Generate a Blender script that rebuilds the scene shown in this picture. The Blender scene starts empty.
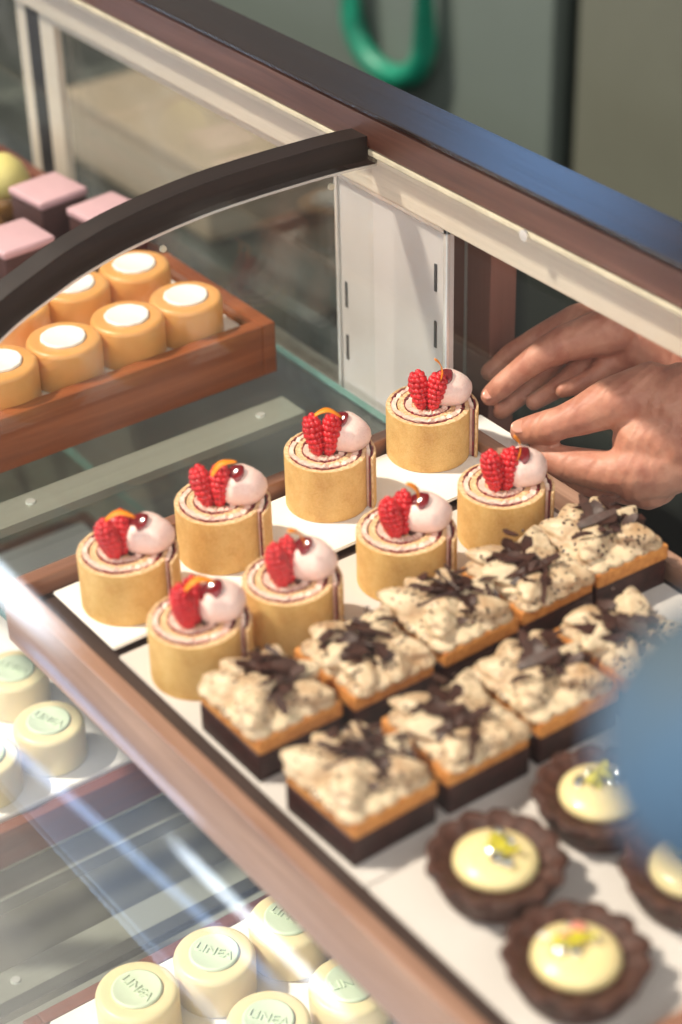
import bpy, bmesh, math, random
from mathutils import Vector, Matrix, Euler
PI = math.pi
S = bpy.context.scene
COL = S.collection
random.seed(7)

# ------------------------------------------------------------------ camera
R_CAM = [(0.5902, 0.4312, -0.6824), (0.8069, -0.3392, 0.4836), (-0.0230, -0.8361, -0.5482)]
CAMP = Vector((0.84343, -0.58618, 0.65835))
F_PX = 2013.0
_r = Vector([row[0] for row in R_CAM]).normalized()
_f = Vector([row[2] for row in R_CAM]).normalized()
_u = _r.cross(_f).normalized()
cam_d = bpy.data.cameras.new('camera')
cam = bpy.data.objects.new('camera', cam_d)
COL.objects.link(cam)
cam.matrix_world = Matrix(((_r.x, _u.x, -_f.x, CAMP.x), (_r.y, _u.y, -_f.y, CAMP.y),
                           (_r.z, _u.z, -_f.z, CAMP.z), (0, 0, 0, 1)))
cam_d.sensor_fit = 'VERTICAL'
cam_d.sensor_height = 36
cam_d.lens = F_PX / 1024 * 36
cam_d.clip_start = 0.01
cam_d.dof.use_dof = True
cam_d.dof.focus_distance = 1.235
cam_d.dof.aperture_fstop = 4.0
S.camera = cam


def hand_point(u, v, d):
    """world point read off the photograph at depth d"""
    return CAMP + _r * ((u - 341) / F_PX * d) - _u * ((v - 512) / F_PX * d) + _f * d


# ------------------------------------------------------------------ view, world, sun
S.view_settings.view_transform = 'Standard'
S.view_settings.look = 'None'
S.view_settings.gamma = 1
S.view_settings.use_curve_mapping = False
S.view_settings.exposure = 0.0
try:
    S.cycles.transparent_max_bounces = 32
    S.cycles.max_bounces = 10
except Exception:
    pass


def lin(c):
    out = []
    for v in c[:3]:
        v = v / 255.0
        out.append(v / 12.92 if v <= 0.04045 else ((v + 0.055) / 1.055) ** 2.4)
    return (out[0], out[1], out[2], 1)


world = bpy.data.worlds.new('world')
S.world = world
world.use_nodes = True
wn, wl = world.node_tree.nodes, world.node_tree.links
wn.clear()


def wmath(op, a, b=None, clamp=False):
    n = wn.new('ShaderNodeMath'); n.operation = op; n.use_clamp = clamp
    for i, x in enumerate((a, b)):
        if x is None: continue
        if isinstance(x, (int, float)): n.inputs[i].default_value = x
        else: wl.new(x, n.inputs[i])
    return n.outputs[0]


wtc = wn.new('ShaderNodeTexCoord')


def wdot(v):
    n = wn.new('ShaderNodeVectorMath'); n.operation = 'DOT_PRODUCT'
    wl.new(wtc.outputs['Generated'], n.inputs[0]); n.inputs[1].default_value = v
    return n.outputs['Value']


def smooth(x, lo, hi):
    n = wn.new('ShaderNodeMapRange'); n.interpolation_type = 'SMOOTHSTEP'
    wl.new(x, n.inputs[0])
    n.inputs[1].default_value = lo; n.inputs[2].default_value = hi
    n.inputs[3].default_value = 1; n.inputs[4].default_value = 0
    return n.outputs[0]


def light_patch(direction, half_w, half_h, soft, color, strength, roll=0.0):
    d = Vector(direction).normalized()
    r = d.cross(Vector((0, 0, 1))).normalized()
    u = r.cross(d).normalized()
    r2 = r * math.cos(roll) + u * math.sin(roll)
    u2 = u * math.cos(roll) - r * math.sin(roll)
    a = wmath('ABSOLUTE', wdot(r2)); b = wmath('ABSOLUTE', wdot(u2))
    m = wmath('MULTIPLY', smooth(a, half_w - soft, half_w + soft), smooth(b, half_h - soft, half_h + soft))
    m = wmath('MULTIPLY', m, wmath('GREATER_THAN', wdot(d), 0.0))
    n = wn.new('ShaderNodeMix'); n.data_type = 'RGBA'
    wl.new(m, n.inputs['Factor'])
    n.inputs['A'].default_value = (0, 0, 0, 1)
    n.inputs['B'].default_value = tuple(c * strength for c in color[:3]) + (1,)
    return n.outputs['Result']


# the café around the case, seen only as light: a warm dim room, sky, and light patches added out of view
room = wn.new('ShaderNodeMix'); room.data_type = 'RGBA'
wl.new(smooth(wdot((0, 0, 1)), -0.25, 0.9), room.inputs['Factor'])
room.inputs['A'].default_value = (0.16, 0.14, 0.13, 1)
room.inputs['B'].default_value = (0.22, 0.20, 0.185, 1)
acc = room.outputs['Result']
SKYB = (0.42, 0.62, 1.0)
WHT = (0.95, 0.97, 1.0)
PATCHES = [
    ((-0.680, 0.660, 0.325), 0.048, 0.030, 0.040, (0.11, 0.27, 0.55), 8.0, 0.0),    # blue sky in the back window, added for the rail's sheen
    ((0.80, -0.35, 0.50), 0.75, 0.55, 0.10, (1.0, 0.97, 0.94), 2.1, 0.0),         # added broad fill light from behind the customer
    ((-0.60, -0.70, -0.42), 0.55, 0.30, 0.14, (0.62, 0.76, 1.0), 1.9, 0.0),       # pavement glow outside, added for the blue haze in the glass
    ((-0.78, -0.64, 0.005), 0.055, 0.050, 0.030, (0.75, 0.87, 1.0), 22.0, 0.0),   # from here on: bright bands added for streaks in the glass
    ((-0.60, -0.755, -0.235), 0.055, 0.018, 0.012, (0.80, 0.90, 1.0), 16.0, 0.06),
    ((-0.66, -0.68, -0.10), 0.060, 0.010, 0.008, (0.42, 0.62, 1.0), 7.0, 0.25),
    ((-0.65, -0.66, -0.34), 0.110, 0.012, 0.010, (0.42, 0.62, 1.0), 6.0, -0.18),
    ((-0.62, -0.60, -0.50), 0.150, 0.014, 0.012, (0.50, 0.70, 1.0), 4.0, 0.20),
]
for p in PATCHES:
    add = wn.new('ShaderNodeMix'); add.data_type = 'RGBA'; add.blend_type = 'ADD'
    add.inputs['Factor'].default_value = 1
    wl.new(acc, add.inputs['A']); wl.new(light_patch(*p), add.inputs['B'])
    acc = add.outputs['Result']
wbg = wn.new('ShaderNodeBackground'); wbg.inputs['Strength'].default_value = 1.0
wo = wn.new('ShaderNodeOutputWorld')
wl.new(acc, wbg.inputs['Color']); wl.new(wbg.outputs[0], wo.inputs['Surface'])

sun_d = bpy.data.lights.new('sun', 'SUN')
sun_d.energy = 5.6
sun_d.color = (1.0, 0.90, 0.76)
sun_d.angle = math.radians(4)
sun = bpy.data.objects.new('sun', sun_d)
COL.objects.link(sun)
sun.rotation_euler = Vector((-0.36, -0.44, 0.80)).to_track_quat('Z', 'Y').to_euler()
sun.location = (-2, -1, 2.5)


# ------------------------------------------------------------------ materials
class Mt:
    def __init__(s, name):
        s.m = bpy.data.materials.new(name); s.m.use_nodes = True
        s.n, s.l = s.m.node_tree.nodes, s.m.node_tree.links
        s.b = s.n['Principled BSDF']
        s.tc = s.n.new('ShaderNodeTexCoord')

    def set(s, **k):
        for a, v in k.items():
            key = {'rough': 'Roughness', 'metal': 'Metallic', 'base': 'Base Color', 'spec': 'Specular IOR Level',
                   'sss': 'Subsurface Weight', 'coat': 'Coat Weight', 'coatr': 'Coat Roughness', 'ior': 'IOR',
                   'trans': 'Transmission Weight', 'alpha': 'Alpha', 'sheen': 'Sheen Weight'}[a]
            s.b.inputs[key].default_value = v
        return s

    def coords(s, scale=(1, 1, 1), kind='Object', loc=(0, 0, 0)):
        mp = s.n.new('ShaderNodeMapping'); s.l.new(s.tc.outputs[kind], mp.inputs[0])
        mp.inputs['Scale'].default_value = scale; mp.inputs['Location'].default_value = loc
        return mp.outputs[0]

    def noise(s, scale, detail=4, rough=0.6, vec=None, dist=0.0):
        n = s.n.new('ShaderNodeTexNoise'); n.inputs['Scale'].default_value = scale
        n.inputs['Detail'].default_value = detail; n.inputs['Roughness'].default_value = rough
        n.inputs['Distortion'].default_value = dist
        s.l.new(vec if vec else s.coords(), n.inputs['Vector'])
        return n.outputs['Fac']

    def ramp(s, fac, stops):
        r = s.n.new('ShaderNodeValToRGB'); s.l.new(fac, r.inputs[0])
        e = r.color_ramp.elements
        while len(e) < len(stops): e.new(0.5)
        for i, (p, c) in enumerate(stops):
            e[i].position = p; e[i].color = c
        return r.outputs[0]

    def mix(s, fac, a, b, blend='MIX'):
        n = s.n.new('ShaderNodeMix'); n.data_type = 'RGBA'; n.blend_type = blend
        for key, v in (('Factor', fac), ('A', a), ('B', b)):
            if isinstance(v, (int, float, tuple)): n.inputs[key].default_value = v
            else: s.l.new(v, n.inputs[key])
        return n.outputs['Result']

    def color(s, o): s.l.new(o, s.b.inputs['Base Color']); return s

    def bump(s, h, strength=0.3, dist=0.001):
        n = s.n.new('ShaderNodeBump'); n.inputs['Strength'].default_value = strength
        n.inputs['Distance'].default_value = dist
        s.l.new(h, n.inputs['Height']); s.l.new(n.outputs[0], s.b.inputs['Normal']); return s


def mat_plain(name, rgb, rough=0.6, var=0.12, scale=60, bump=0.15, **k):
    m = Mt(name); c = lin(rgb)
    lo = tuple(x * (1 - var) for x in c[:3]) + (1,); hi = tuple(min(1, x * (1 + var)) for x in c[:3]) + (1,)
    f = m.noise(scale)
    m.color(m.ramp(f, [(0.3, lo), (0.7, hi)])).set(rough=rough, **k)
    if bump: m.bump(f, bump, 0.0008)
    return m.m


def mat_wood(name, dark, light, axis=0, rough=0.35, coat=0.0, scale=1.0, bumpk=0.15):
    m = Mt(name)
    sc = [90 * scale] * 3; sc[axis] = 5 * scale
    v = m.coords(tuple(sc))
    f = m.noise(1.0, 6, 0.65, v, 0.6)
    m.color(m.ramp(f, [(0.28, lin(dark)), (0.55, tuple((a + b) / 2 for a, b in zip(lin(dark), lin(light)))), (0.75, lin(light))]))
    m.set(rough=rough, coat=coat, coatr=0.15).bump(f, bumpk, 0.0006)
    return m.m


def mat_metal(name, rgb, rough=0.3, axis=0, metal=1.0):
    m = Mt(name)
    sc = [500] * 3; sc[axis] = 8
    f = m.noise(1.0, 3, 0.6, m.coords(tuple(sc)))
    c = lin(rgb)
    m.color(m.ramp(f, [(0.25, tuple(x * 0.88 for x in c[:3]) + (1,)), (0.75, c)])).set(rough=rough, metal=metal)
    m.bump(f, 0.05, 0.0003)
    return m.m


def mat_glass(name, tint=(0.985, 0.992, 0.988, 1), gloss=0.85, base=0.035, smudge=0.012):
    m = bpy.data.materials.new(name); m.use_nodes = True
    n, l = m.node_tree.nodes, m.node_tree.links
    n.clear()
    lw = n.new('ShaderNodeLayerWeight'); lw.inputs['Blend'].default_value = 0.5
    p = n.new('ShaderNodeMath'); p.operation = 'POWER'; l.new(lw.outputs['Facing'], p.inputs[0]); p.inputs[1].default_value = 5
    q = n.new('ShaderNodeMath'); q.operation = 'MULTIPLY_ADD'; l.new(p.outputs[0], q.inputs[0])
    q.inputs[1].default_value = gloss; q.inputs[2].default_value = base
    tr = n.new('ShaderNodeBsdfTransparent'); tr.inputs[0].default_value = tint
    gl = n.new('ShaderNodeBsdfGlossy'); gl.inputs['Roughness'].default_value = 0.015
    mx = n.new('ShaderNodeMixShader'); l.new(q.outputs[0], mx.inputs[0]); l.new(tr.outputs[0], mx.inputs[1]); l.new(gl.outputs[0], mx.inputs[2])
    # faint smudges and dust
    tc = n.new('ShaderNodeTexCoord'); no = n.new('ShaderNodeTexNoise'); no.inputs['Scale'].default_value = 9
    no.inputs['Detail'].default_value = 8; l.new(tc.outputs['Object'], no.inputs['Vector'])
    mr = n.new('ShaderNodeMapRange'); l.new(no.outputs['Fac'], mr.inputs[0])
    mr.inputs[1].default_value = 0.5; mr.inputs[2].default_value = 0.8; mr.inputs[3].default_value = 0; mr.inputs[4].default_value = smudge
    df = n.new('ShaderNodeBsdfDiffuse'); df.inputs[0].default_value = (0.8, 0.8, 0.78, 1)
    m2 = n.new('ShaderNodeMixShader'); l.new(mr.outputs[0], m2.inputs[0]); l.new(mx.outputs[0], m2.inputs[1]); l.new(df.outputs[0], m2.inputs[2])
    o = n.new('ShaderNodeOutputMaterial'); l.new(m2.outputs[0], o.inputs[0])
    return m


M = {}
M['rail_dark'] = mat_wood('rail_dark_wood', (20, 13, 12), (38, 26, 23), 0, 0.26, 0.6, 1.0, 0.5)
M['rail_brown'] = mat_wood('rail_brown_wood', (54, 30, 24), (104, 70, 58), 0, 0.4, 0.1)
M['arc_wood'] = mat_wood('arc_dark_wood', (18, 10, 8), (36, 22, 17), 1, 0.6)
M['tray_wood'] = mat_wood('walnut_tray', (122, 86, 70), (184, 146, 124), 0, 0.4, 0.15, 0.8)
M['tray_wood_y'] = mat_wood('walnut_tray_cross', (108, 70, 54), (170, 122, 98), 1, 0.4, 0.15, 0.8)
M['tan_tray'] = mat_wood('red_brown_tray', (112, 52, 24), (164, 90, 52), 1, 0.36, 0.2, 0.7)
M['low_tray'] = mat_wood('low_tray_wood', (84, 40, 28), (138, 76, 54), 1, 0.4, 0.1)
M['dark_base'] = mat_plain('tray_dark_bottom', (58, 40, 34), 0.6)
M['steel'] = mat_metal('brushed_steel', (238, 224, 204), 0.42, 0, 0.35)
M['steel_y'] = mat_metal('brushed_steel_cross', (182, 178, 170), 0.36, 1, 0.4)
M['steel_bright'] = mat_plain('satin_steel_panel', (214, 208, 204), 0.4, 0.04, 12, 0.03, metal=0.3)
M['steel_edge'] = mat_plain('polished_edge', (236, 234, 230), 0.25, 0.03, 30, 0.0, metal=0.5)
M['cream_strip'] = mat_plain('cream_sealant', (206, 196, 172), 0.5, 0.2, 50, 0.4)
M['grey_seal'] = mat_plain('grey_sealant', (92, 90, 84), 0.5, 0.3, 80, 0.4)
M['brown_post'] = mat_metal('bronze_post', (150, 104, 90), 0.45, 2, 0.3)
M['black'] = mat_plain('black_gasket', (26, 24, 23), 0.5)
M['slot'] = mat_plain('dark_slot', (52, 50, 50), 0.5)
M['glass'] = mat_glass('clear_glass')
M['shelf_glass'] = mat_glass('shelf_glass', (0.95, 0.975, 0.96, 1), 0.75, 0.03, 0.05)
M['back_glass'] = mat_glass('back_door_glass', (0.93, 0.93, 0.91, 1), 0.8, 0.05, 0.12)
M['glass_edge'] = mat_plain('green_glass_edge', (116, 156, 148), 0.15, 0.1, 30, 0.0)
M['board'] = mat_plain('white_card', (240, 237, 232), 0.42, 0.015, 25, 0.05)
M['paper'] = mat_plain('greaseproof_paper', (210, 202, 196), 0.6, 0.02, 18, 0.12)
M['deck'] = mat_plain('case_floor', (96, 92, 84), 0.35, 0.2, 6, 0.03)
M['back_cab'] = mat_plain('sage_grey_door', (96, 106, 100), 0.6, 0.06, 5, 0.05)
M['back_olive'] = mat_plain('olive_grey_door', (98, 100, 88), 0.6, 0.08, 5, 0.05)
M['back_dark'] = mat_plain('dark_green_and_shade', (34, 42, 38), 0.6, 0.2, 6, 0.05)  # carcass and counter, plus the shade painted low on the cupboard
M['beige'] = mat_plain('beige_laminate', (166, 152, 132), 0.5, 0.06, 8, 0.05)
M['floor'] = mat_plain('pale_tile_floor', (176, 180, 184), 0.6, 0.2, 4, 0.1)
M['teal'] = mat_plain('teal_rubber', (18, 122, 96), 0.45, 0.1, 40, 0.05)
M['wall'] = mat_plain('grey_plaster', (110, 112, 104), 0.8, 0.05, 8, 0.1)

# swiss roll sponge: golden skin with faint toasted mottling; pale crumb on the cut face
m = Mt('roll_skin')
f1 = m.noise(90, 5); f2 = m.noise(900, 2)
c1 = m.ramp(f1, [(0.25, lin((208, 154, 82))), (0.52, lin((226, 178, 104))), (0.78, lin((236, 194, 124)))])
m.color(m.mix(0.07, c1, m.ramp(f2, [(0.4, (0.15, 0.08, 0.03, 1)), (0.6, (1, 0.9, 0.7, 1))])))
m.set(rough=0.68, sss=0.05).bump(f1, 0.25, 0.0012); M['roll_skin'] = m.m
m = Mt('roll_crumb')
f1 = m.noise(500, 4)
m.color(m.ramp(f1, [(0.3, lin((190, 138, 92))), (0.65, lin((236, 204, 160)))])).set(rough=0.8).bump(f1, 0.7, 0.0008); M['crumb'] = m.m
m = Mt('roll_cream')
f1 = m.noise(170, 3)
m.color(m.ramp(f1, [(0.30, lin((220, 164, 148))), (0.6, lin((240, 208, 190)))])).set(rough=0.55, sss=0.1).bump(f1, 0.5, 0.0008); M['filling'] = m.m
m = Mt('jam_line')
f1 = m.noise(300, 3)
m.color(m.ramp(f1, [(0.3, lin((84, 14, 26))), (0.7, lin((142, 38, 48)))])).set(rough=0.3, coat=0.3).bump(f1, 0.4, 0.0008); M['jam_line'] = m.m
m = Mt('pink_cream')
f1 = m.noise(900, 2)
m.color(m.ramp(f1, [(0.26, lin((216, 160, 150))), (0.36, lin((238, 204, 194))), (0.8, lin((248, 220, 210)))]))
m.set(rough=0.42, sss=0.2).bump(m.noise(160, 3), 0.25, 0.0012); m.b.inputs['Subsurface Radius'].default_value = (0.004, 0.002, 0.0015); M['pink'] = m.m
m = Mt('raspberry_flesh')
f1 = m.noise(250, 3)
m.color(m.ramp(f1, [(0.3, lin((170, 10, 26))), (0.7, lin((226, 40, 48)))])).set(rough=0.32, sss=0.15, coat=0.25)
m.b.inputs['Subsurface Radius'].default_value = (0.004, 0.0008, 0.0006); M['rasp'] = m.m
M['jam'] = mat_plain('dark_jam', (108, 12, 22), 0.12, 0.2, 100, 0.0, coat=0.8)
M['petal'] = mat_plain('orange_petal', (246, 140, 16), 0.5, 0.15, 300, 0.1)
# slices
m = Mt('chocolate_base')
f1 = m.noise(160, 4)
m.color(m.ramp(f1, [(0.3, lin((34, 16, 14))), (0.7, lin((66, 34, 30)))])).set(rough=0.5, spec=0.35).bump(f1, 0.3, 0.001); M['choc'] = m.m
m = Mt('biscuit_layer')
f1 = m.noise(220, 4)
m.color(m.ramp(f1, [(0.3, lin((176, 104, 44))), (0.7, lin((222, 154, 80)))])).set(rough=0.7).bump(f1, 0.6, 0.001); M['biscuit'] = m.m
m = Mt('speckled_cream')
v = m.coords()
vo = m.n.new('ShaderNodeTexVoronoi'); vo.inputs['Scale'].default_value = 270; m.l.new(v, vo.inputs['Vector'])
f3 = m.noise(60, 4)
base = m.ramp(f3, [(0.32, lin((170, 134, 98))), (0.58, lin((216, 192, 160)))])
n2 = m.noise(130, 2)
th = m.n.new('ShaderNodeMath'); th.operation = 'MULTIPLY'; m.l.new(n2, th.inputs[0]); th.inputs[1].default_value = 0.50
ls = m.n.new('ShaderNodeMath'); ls.operation = 'LESS_THAN'; m.l.new(vo.outputs['Distance'], ls.inputs[0]); m.l.new(th.outputs[0], ls.inputs[1])
sub = m.noise(70, 2, 0.5, m.coords(loc=(3, 1, 2)))
g = m.n.new('ShaderNodeMath'); g.operation = 'GREATER_THAN'; m.l.new(sub, g.inputs[0]); g.inputs[1].default_value = 0.44
mm = m.n.new('ShaderNodeMath'); mm.operation = 'MULTIPLY'; m.l.new(ls.outputs[0], mm.inputs[0]); m.l.new(g.outputs[0], mm.inputs[1])
sm_ = m.noise(38, 3, 0.55, m.coords(loc=(7, 2, 4)), 1.2)
base = m.mix(m.ramp(sm_, [(0.60, (0, 0, 0, 1)), (0.68, (0.7, 0.7, 0.7, 1))]), base, lin((104, 66, 46)))
m.color(m.mix(mm.outputs[0], base, lin((52, 26, 18)))).set(rough=0.5, sss=0.05).bump(m.noise(220, 3), 0.35, 0.0012); M['speck'] = m.m
M['shard'] = mat_plain('chocolate_shavings', (60, 31, 22), 0.5, 0.35, 200, 0.4)
# tarts
m = Mt('chocolate_pastry')
f1 = m.noise(260, 5)
m.color(m.ramp(f1, [(0.3, lin((36, 18, 13))), (0.7, lin((92, 52, 38)))])).set(rough=0.6).bump(f1, 0.8, 0.0015); M['pastry'] = m.m
M['tart_cream'] = mat_plain('lemon_cream', (238, 214, 158), 0.28, 0.04, 80, 0.08, sss=0.1, coat=0.3)
M['green_bit'] = mat_plain('yellow_green_petals', (196, 184, 40), 0.5, 0.3, 300, 0.2)
M['silver'] = mat_plain('silver_leaf', (226, 228, 230), 0.12, 0.1, 200, 0.3, metal=1.0)
M['pinkbit'] = mat_plain('pink_petals', (214, 128, 110), 0.5, 0.2, 300, 0.2)
# little cakes
M['cream_glaze'] = mat_plain('ivory_chocolate', (230, 212, 164), 0.38, 0.03, 40, 0.08, sss=0.08, coat=0.15)
M['mint'] = mat_plain('pale_mint_disc', (204, 218, 188), 0.4, 0.03, 60, 0.05)
M['caramel'] = mat_plain('caramel_glaze', (224, 160, 92), 0.4, 0.06, 40, 0.08, sss=0.08, coat=0.15)
M['white_disc'] = mat_plain('white_chocolate_disc', (240, 240, 236), 0.4, 0.03, 300, 0.3)
M['dkcake'] = mat_plain('dark_cake', (74, 46, 44), 0.6, 0.15, 80, 0.3)
M['pinktop'] = mat_plain('pink_icing', (206, 166, 172), 0.5, 0.05, 60, 0.1)
M['ochre'] = mat_plain('ochre_glaze', (138, 98, 48), 0.3, 0.15, 60, 0.1)
M['yellow'] = mat_plain('pale_yellow_cream', (220, 206, 128), 0.4, 0.08, 60, 0.1)
# skin and cloth
m = Mt('skin')
f1 = m.noise(55, 4); f2 = m.noise(700, 3)
m.color(m.ramp(f1, [(0.3, lin((170, 104, 84))), (0.55, lin((192, 132, 108))), (0.75, lin((204, 148, 124)))])).set(rough=0.5, sss=0.15)
m.b.inputs['Subsurface Radius'].default_value = (0.008, 0.003, 0.002)
wv = m.n.new('ShaderNodeTexWave'); wv.inputs['Scale'].default_value = 45; wv.inputs['Distortion'].default_value = 7
wv.inputs['Detail'].default_value = 3; m.l.new(m.coords(), wv.inputs['Vector'])
m.bump(m.mix(0.6, f2, wv.outputs['Fac']), 0.35, 0.0014); M['skin'] = m.m
M['nail'] = mat_plain('finger_nail', (214, 150, 128), 0.25, 0.03, 50, 0.0, coat=0.3)
M['cloth'] = mat_plain('charcoal_apron', (46, 52, 50), 0.85, 0.15, 200, 0.3)
M['shirt'] = mat_plain('dark_shirt', (36, 38, 40), 0.85, 0.15, 200, 0.3)
M['hair'] = mat_plain('brown_hair', (60, 40, 30), 0.5, 0.3, 300, 0.6)
# blue globe
m = Mt('blue_grey_enamel')
f1 = m.noise(14, 3)
m.color(m.ramp(f1, [(0.40, lin((72, 84, 90))), (0.60, lin((66, 92, 116)))])).set(rough=0.75, spec=0.3)
M['globe'] = m.m


# ------------------------------------------------------------------ mesh helpers
def new_obj(name, bm, mats, parent=None, smooth_=False, loc=None, rotz=None):
    me = bpy.data.meshes.new(name)
    bmesh.ops.recalc_face_normals(bm, faces=bm.faces)
    bm.to_mesh(me); bm.free()
    if not isinstance(mats, (list, tuple)): mats = [mats]
    for mm_ in mats: me.materials.append(mm_)
    if smooth_:
        for p in me.polygons: p.use_smooth = True
    o = bpy.data.objects.new(name, me); COL.objects.link(o)
    if parent: o.parent = parent
    if loc: o.location = loc
    if rotz is not None: o.rotation_euler.z = rotz
    return o


def bake_mods(o):
    """replace an object's mesh by its evaluated one"""
    bpy.context.view_layer.update()
    dg = bpy.context.evaluated_depsgraph_get()
    me = bpy.data.meshes.new_from_object(o.evaluated_get(dg))
    o.modifiers.clear(); o.data = me
    return o


def box(bm, lo, hi, bev=0.0, mi=0, seg=2):
    lo, hi = Vector(lo), Vector(hi)
    r = bmesh.ops.create_cube(bm, size=1)
    vs = r['verts']
    for v in vs:
        v.co = Vector([(lo[i] + hi[i]) / 2 + v.co[i] * (hi[i] - lo[i]) for i in range(3)])
    fs = {f for v in vs for f in v.link_faces}
    for f in fs: f.material_index = mi
    if bev:
        es = {e for v in vs for e in v.link_edges}
        rb = bmesh.ops.bevel(bm, geom=list(es), offset=bev, segments=seg, affect='EDGES', profile=0.6)
        for f in rb['faces']: f.material_index = mi
    return vs


def lathe(bm, prof, n=48, mi=0, cx=0, cy=0, wob=None):
    rings = []
    for (r, z) in prof:
        if r <= 1e-6:
            rings.append([bm.verts.new((cx, cy, z))]); continue
        ring = []
        for k in range(n):
            a = 2 * PI * k / n
            rr = r * (wob(a, r, z) if wob else 1)
            ring.append(bm.verts.new((cx + rr * math.cos(a), cy + rr * math.sin(a), z)))
        rings.append(ring)
    for a, b in zip(rings[:-1], rings[1:]):
        for k in range(n):
            k2 = (k + 1) % n
            if len(a) == 1 and len(b) == 1: continue
            if len(a) == 1: f = bm.faces.new((a[0], b[k], b[k2]))
            elif len(b) == 1: f = bm.faces.new((a[k], b[0], a[k2]))
            else: f = bm.faces.new((a[k], b[k], b[k2], a[k2]))
            f.material_index = mi


def ball(bm, c, r, mi=0, sub=2, mat=None):
    """r: number or 3-tuple"""
    if isinstance(r, (int, float)): r = (r, r, r)
    vs = bmesh.ops.create_icosphere(bm, subdivisions=sub, radius=1)['verts']
    for v in vs:
        p = Vector((v.co.x * r[0], v.co.y * r[1], v.co.z * r[2]))
        if mat: p = mat @ p
        v.co = p + Vector(c)
    for f in {f for v in vs for f in v.link_faces}: f.material_index = mi
    return vs


def chain(bm, pts, sub=2, step=0.35):
    """tapered limb through (Vector, radius) joints as a dense row of spheres, to be remeshed"""
    for (p, r), (q, s) in zip(pts[:-1], pts[1:]):
        L = (q - p).length; n = max(2, int(L / (min(r, s) * step)))
        for i in range(n + 1):
            t = i / n
            ball(bm, p.lerp(q, t), r + (s - r) * t, sub=sub)


def tube(bm, pts, r, n=10, mi=0, closed=False):
    pts = [Vector(p) for p in pts]; N = len(pts); rings = []
    up = Vector((0, 0, 1))
    for i, p in enumerate(pts):
        a = pts[(i - 1) % N] if (closed or i > 0) else p
        b = pts[(i + 1) % N] if (closed or i < N - 1) else p
        d = (b - a).normalized()
        s = d.cross(up)
        if s.length < 1e-3: s = d.cross(Vector((0, 1, 0)))
        s.normalize(); t = d.cross(s).normalized()
        rings.append([bm.verts.new(p + (s * math.cos(2 * PI * k / n) + t * math.sin(2 * PI * k / n)) * r) for k in range(n)])
    for i in range(N if closed else N - 1):
        a, b = rings[i], rings[(i + 1) % N]
        for k in range(n):
            f = bm.faces.new((a[k], a[(k + 1) % n], b[(k + 1) % n], b[k])); f.material_index = mi
    if not closed:
        bm.faces.new(rings[0]); bm.faces.new(rings[-1][::-1])


def extrude_x(bm, poly, x0, x1, mi=0):
    """poly of (y, z), closed, extruded along X"""
    a = [bm.verts.new((x0, y, z)) for y, z in poly]; b = [bm.verts.new((x1, y, z)) for y, z in poly]
    n = len(poly)
    for k in range(n):
        f = bm.faces.new((a[k], a[(k + 1) % n], b[(k + 1) % n], b[k])); f.material_index = mi
    for ff in (a[::-1], b):
        f = bm.faces.new(ff); f.material_index = mi


def tag(o, label=None, cat=None, group=None, kind=None):
    if label: o['label'] = label
    if cat: o['category'] = cat
    if group: o['group'] = group
    if kind: o['kind'] = kind
    return o


def empty(name, loc=(0, 0, 0), rotz=0.0):
    o = bpy.data.objects.new(name, None); COL.objects.link(o)
    o.location = loc; o.rotation_euler.z = rotz; o.empty_display_size = 0.02
    return o


def copy_tree(o, parent=None):
    c = o.copy(); COL.objects.link(c)
    if parent: c.parent = parent
    for ch in list(o.children): copy_tree(ch, c)
    return c


def solid_box(name, lo, hi, mat, parent=None, bev=0.0, mi=0):
    bm = bmesh.new(); box(bm, lo, hi, bev); return new_obj(name, bm, mat, parent)


# ------------------------------------------------------------------ the room behind the counter
o = solid_box('floor', (-4, -1.4, -1.05), (3, 3, -1.0), M['floor']); tag(o, kind='structure')
bm = bmesh.new(); box(bm, (-4, 1.30, -1.0), (3, 1.36, 0.55)); box(bm, (-4, 1.30, 1.50), (3, 1.36, 1.90))
box(bm, (-4, 1.30, 0.549), (-3.6, 1.36, 1.501)); box(bm, (2.6, 1.30, 0.549), (3, 1.36, 1.501))
o = new_obj('wall_back', bm, M['wall']); tag(o, kind='structure')
bm = bmesh.new(); box(bm, (-3.6, 1.27, 0.55), (2.6, 1.37, 0.575), 0.003); box(bm, (-3.6, 1.30, 1.47), (2.6, 1.36, 1.50), 0.003)
o = new_obj('window_1', bm, M['beige']); tag(o, kind='structure')  # unseen window, added so the blue sky patch reaches the rail

cab = empty('cupboard', (-0.8, 1.1, -1.0))
tag(cab, 'tall sage grey cupboard with a dark gap between its flat doors, behind the counter', 'cupboard')


def part_box(name, lo, hi, mat, root, bev=0.0):
    off = Vector(root.location)
    return solid_box(name, Vector(lo) - off, Vector(hi) - off, mat, root, bev)


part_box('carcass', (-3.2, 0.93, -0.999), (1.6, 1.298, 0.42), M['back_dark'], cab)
part_box('shaded_base', (-3.2, 0.905, -0.999), (1.6, 0.93, -0.345), M['back_dark'], cab, 0.002)  # shade low on the cupboard front, set as a dark green band
part_box('door', (-3.2, 0.90, -0.34), (-0.812, 0.928, 0.42), M['back_cab'], cab, 0.004)
part_box('door', (-0.770, 0.90, -0.34), (1.6, 0.928, 0.42), M['back_olive'], cab, 0.004)

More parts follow.
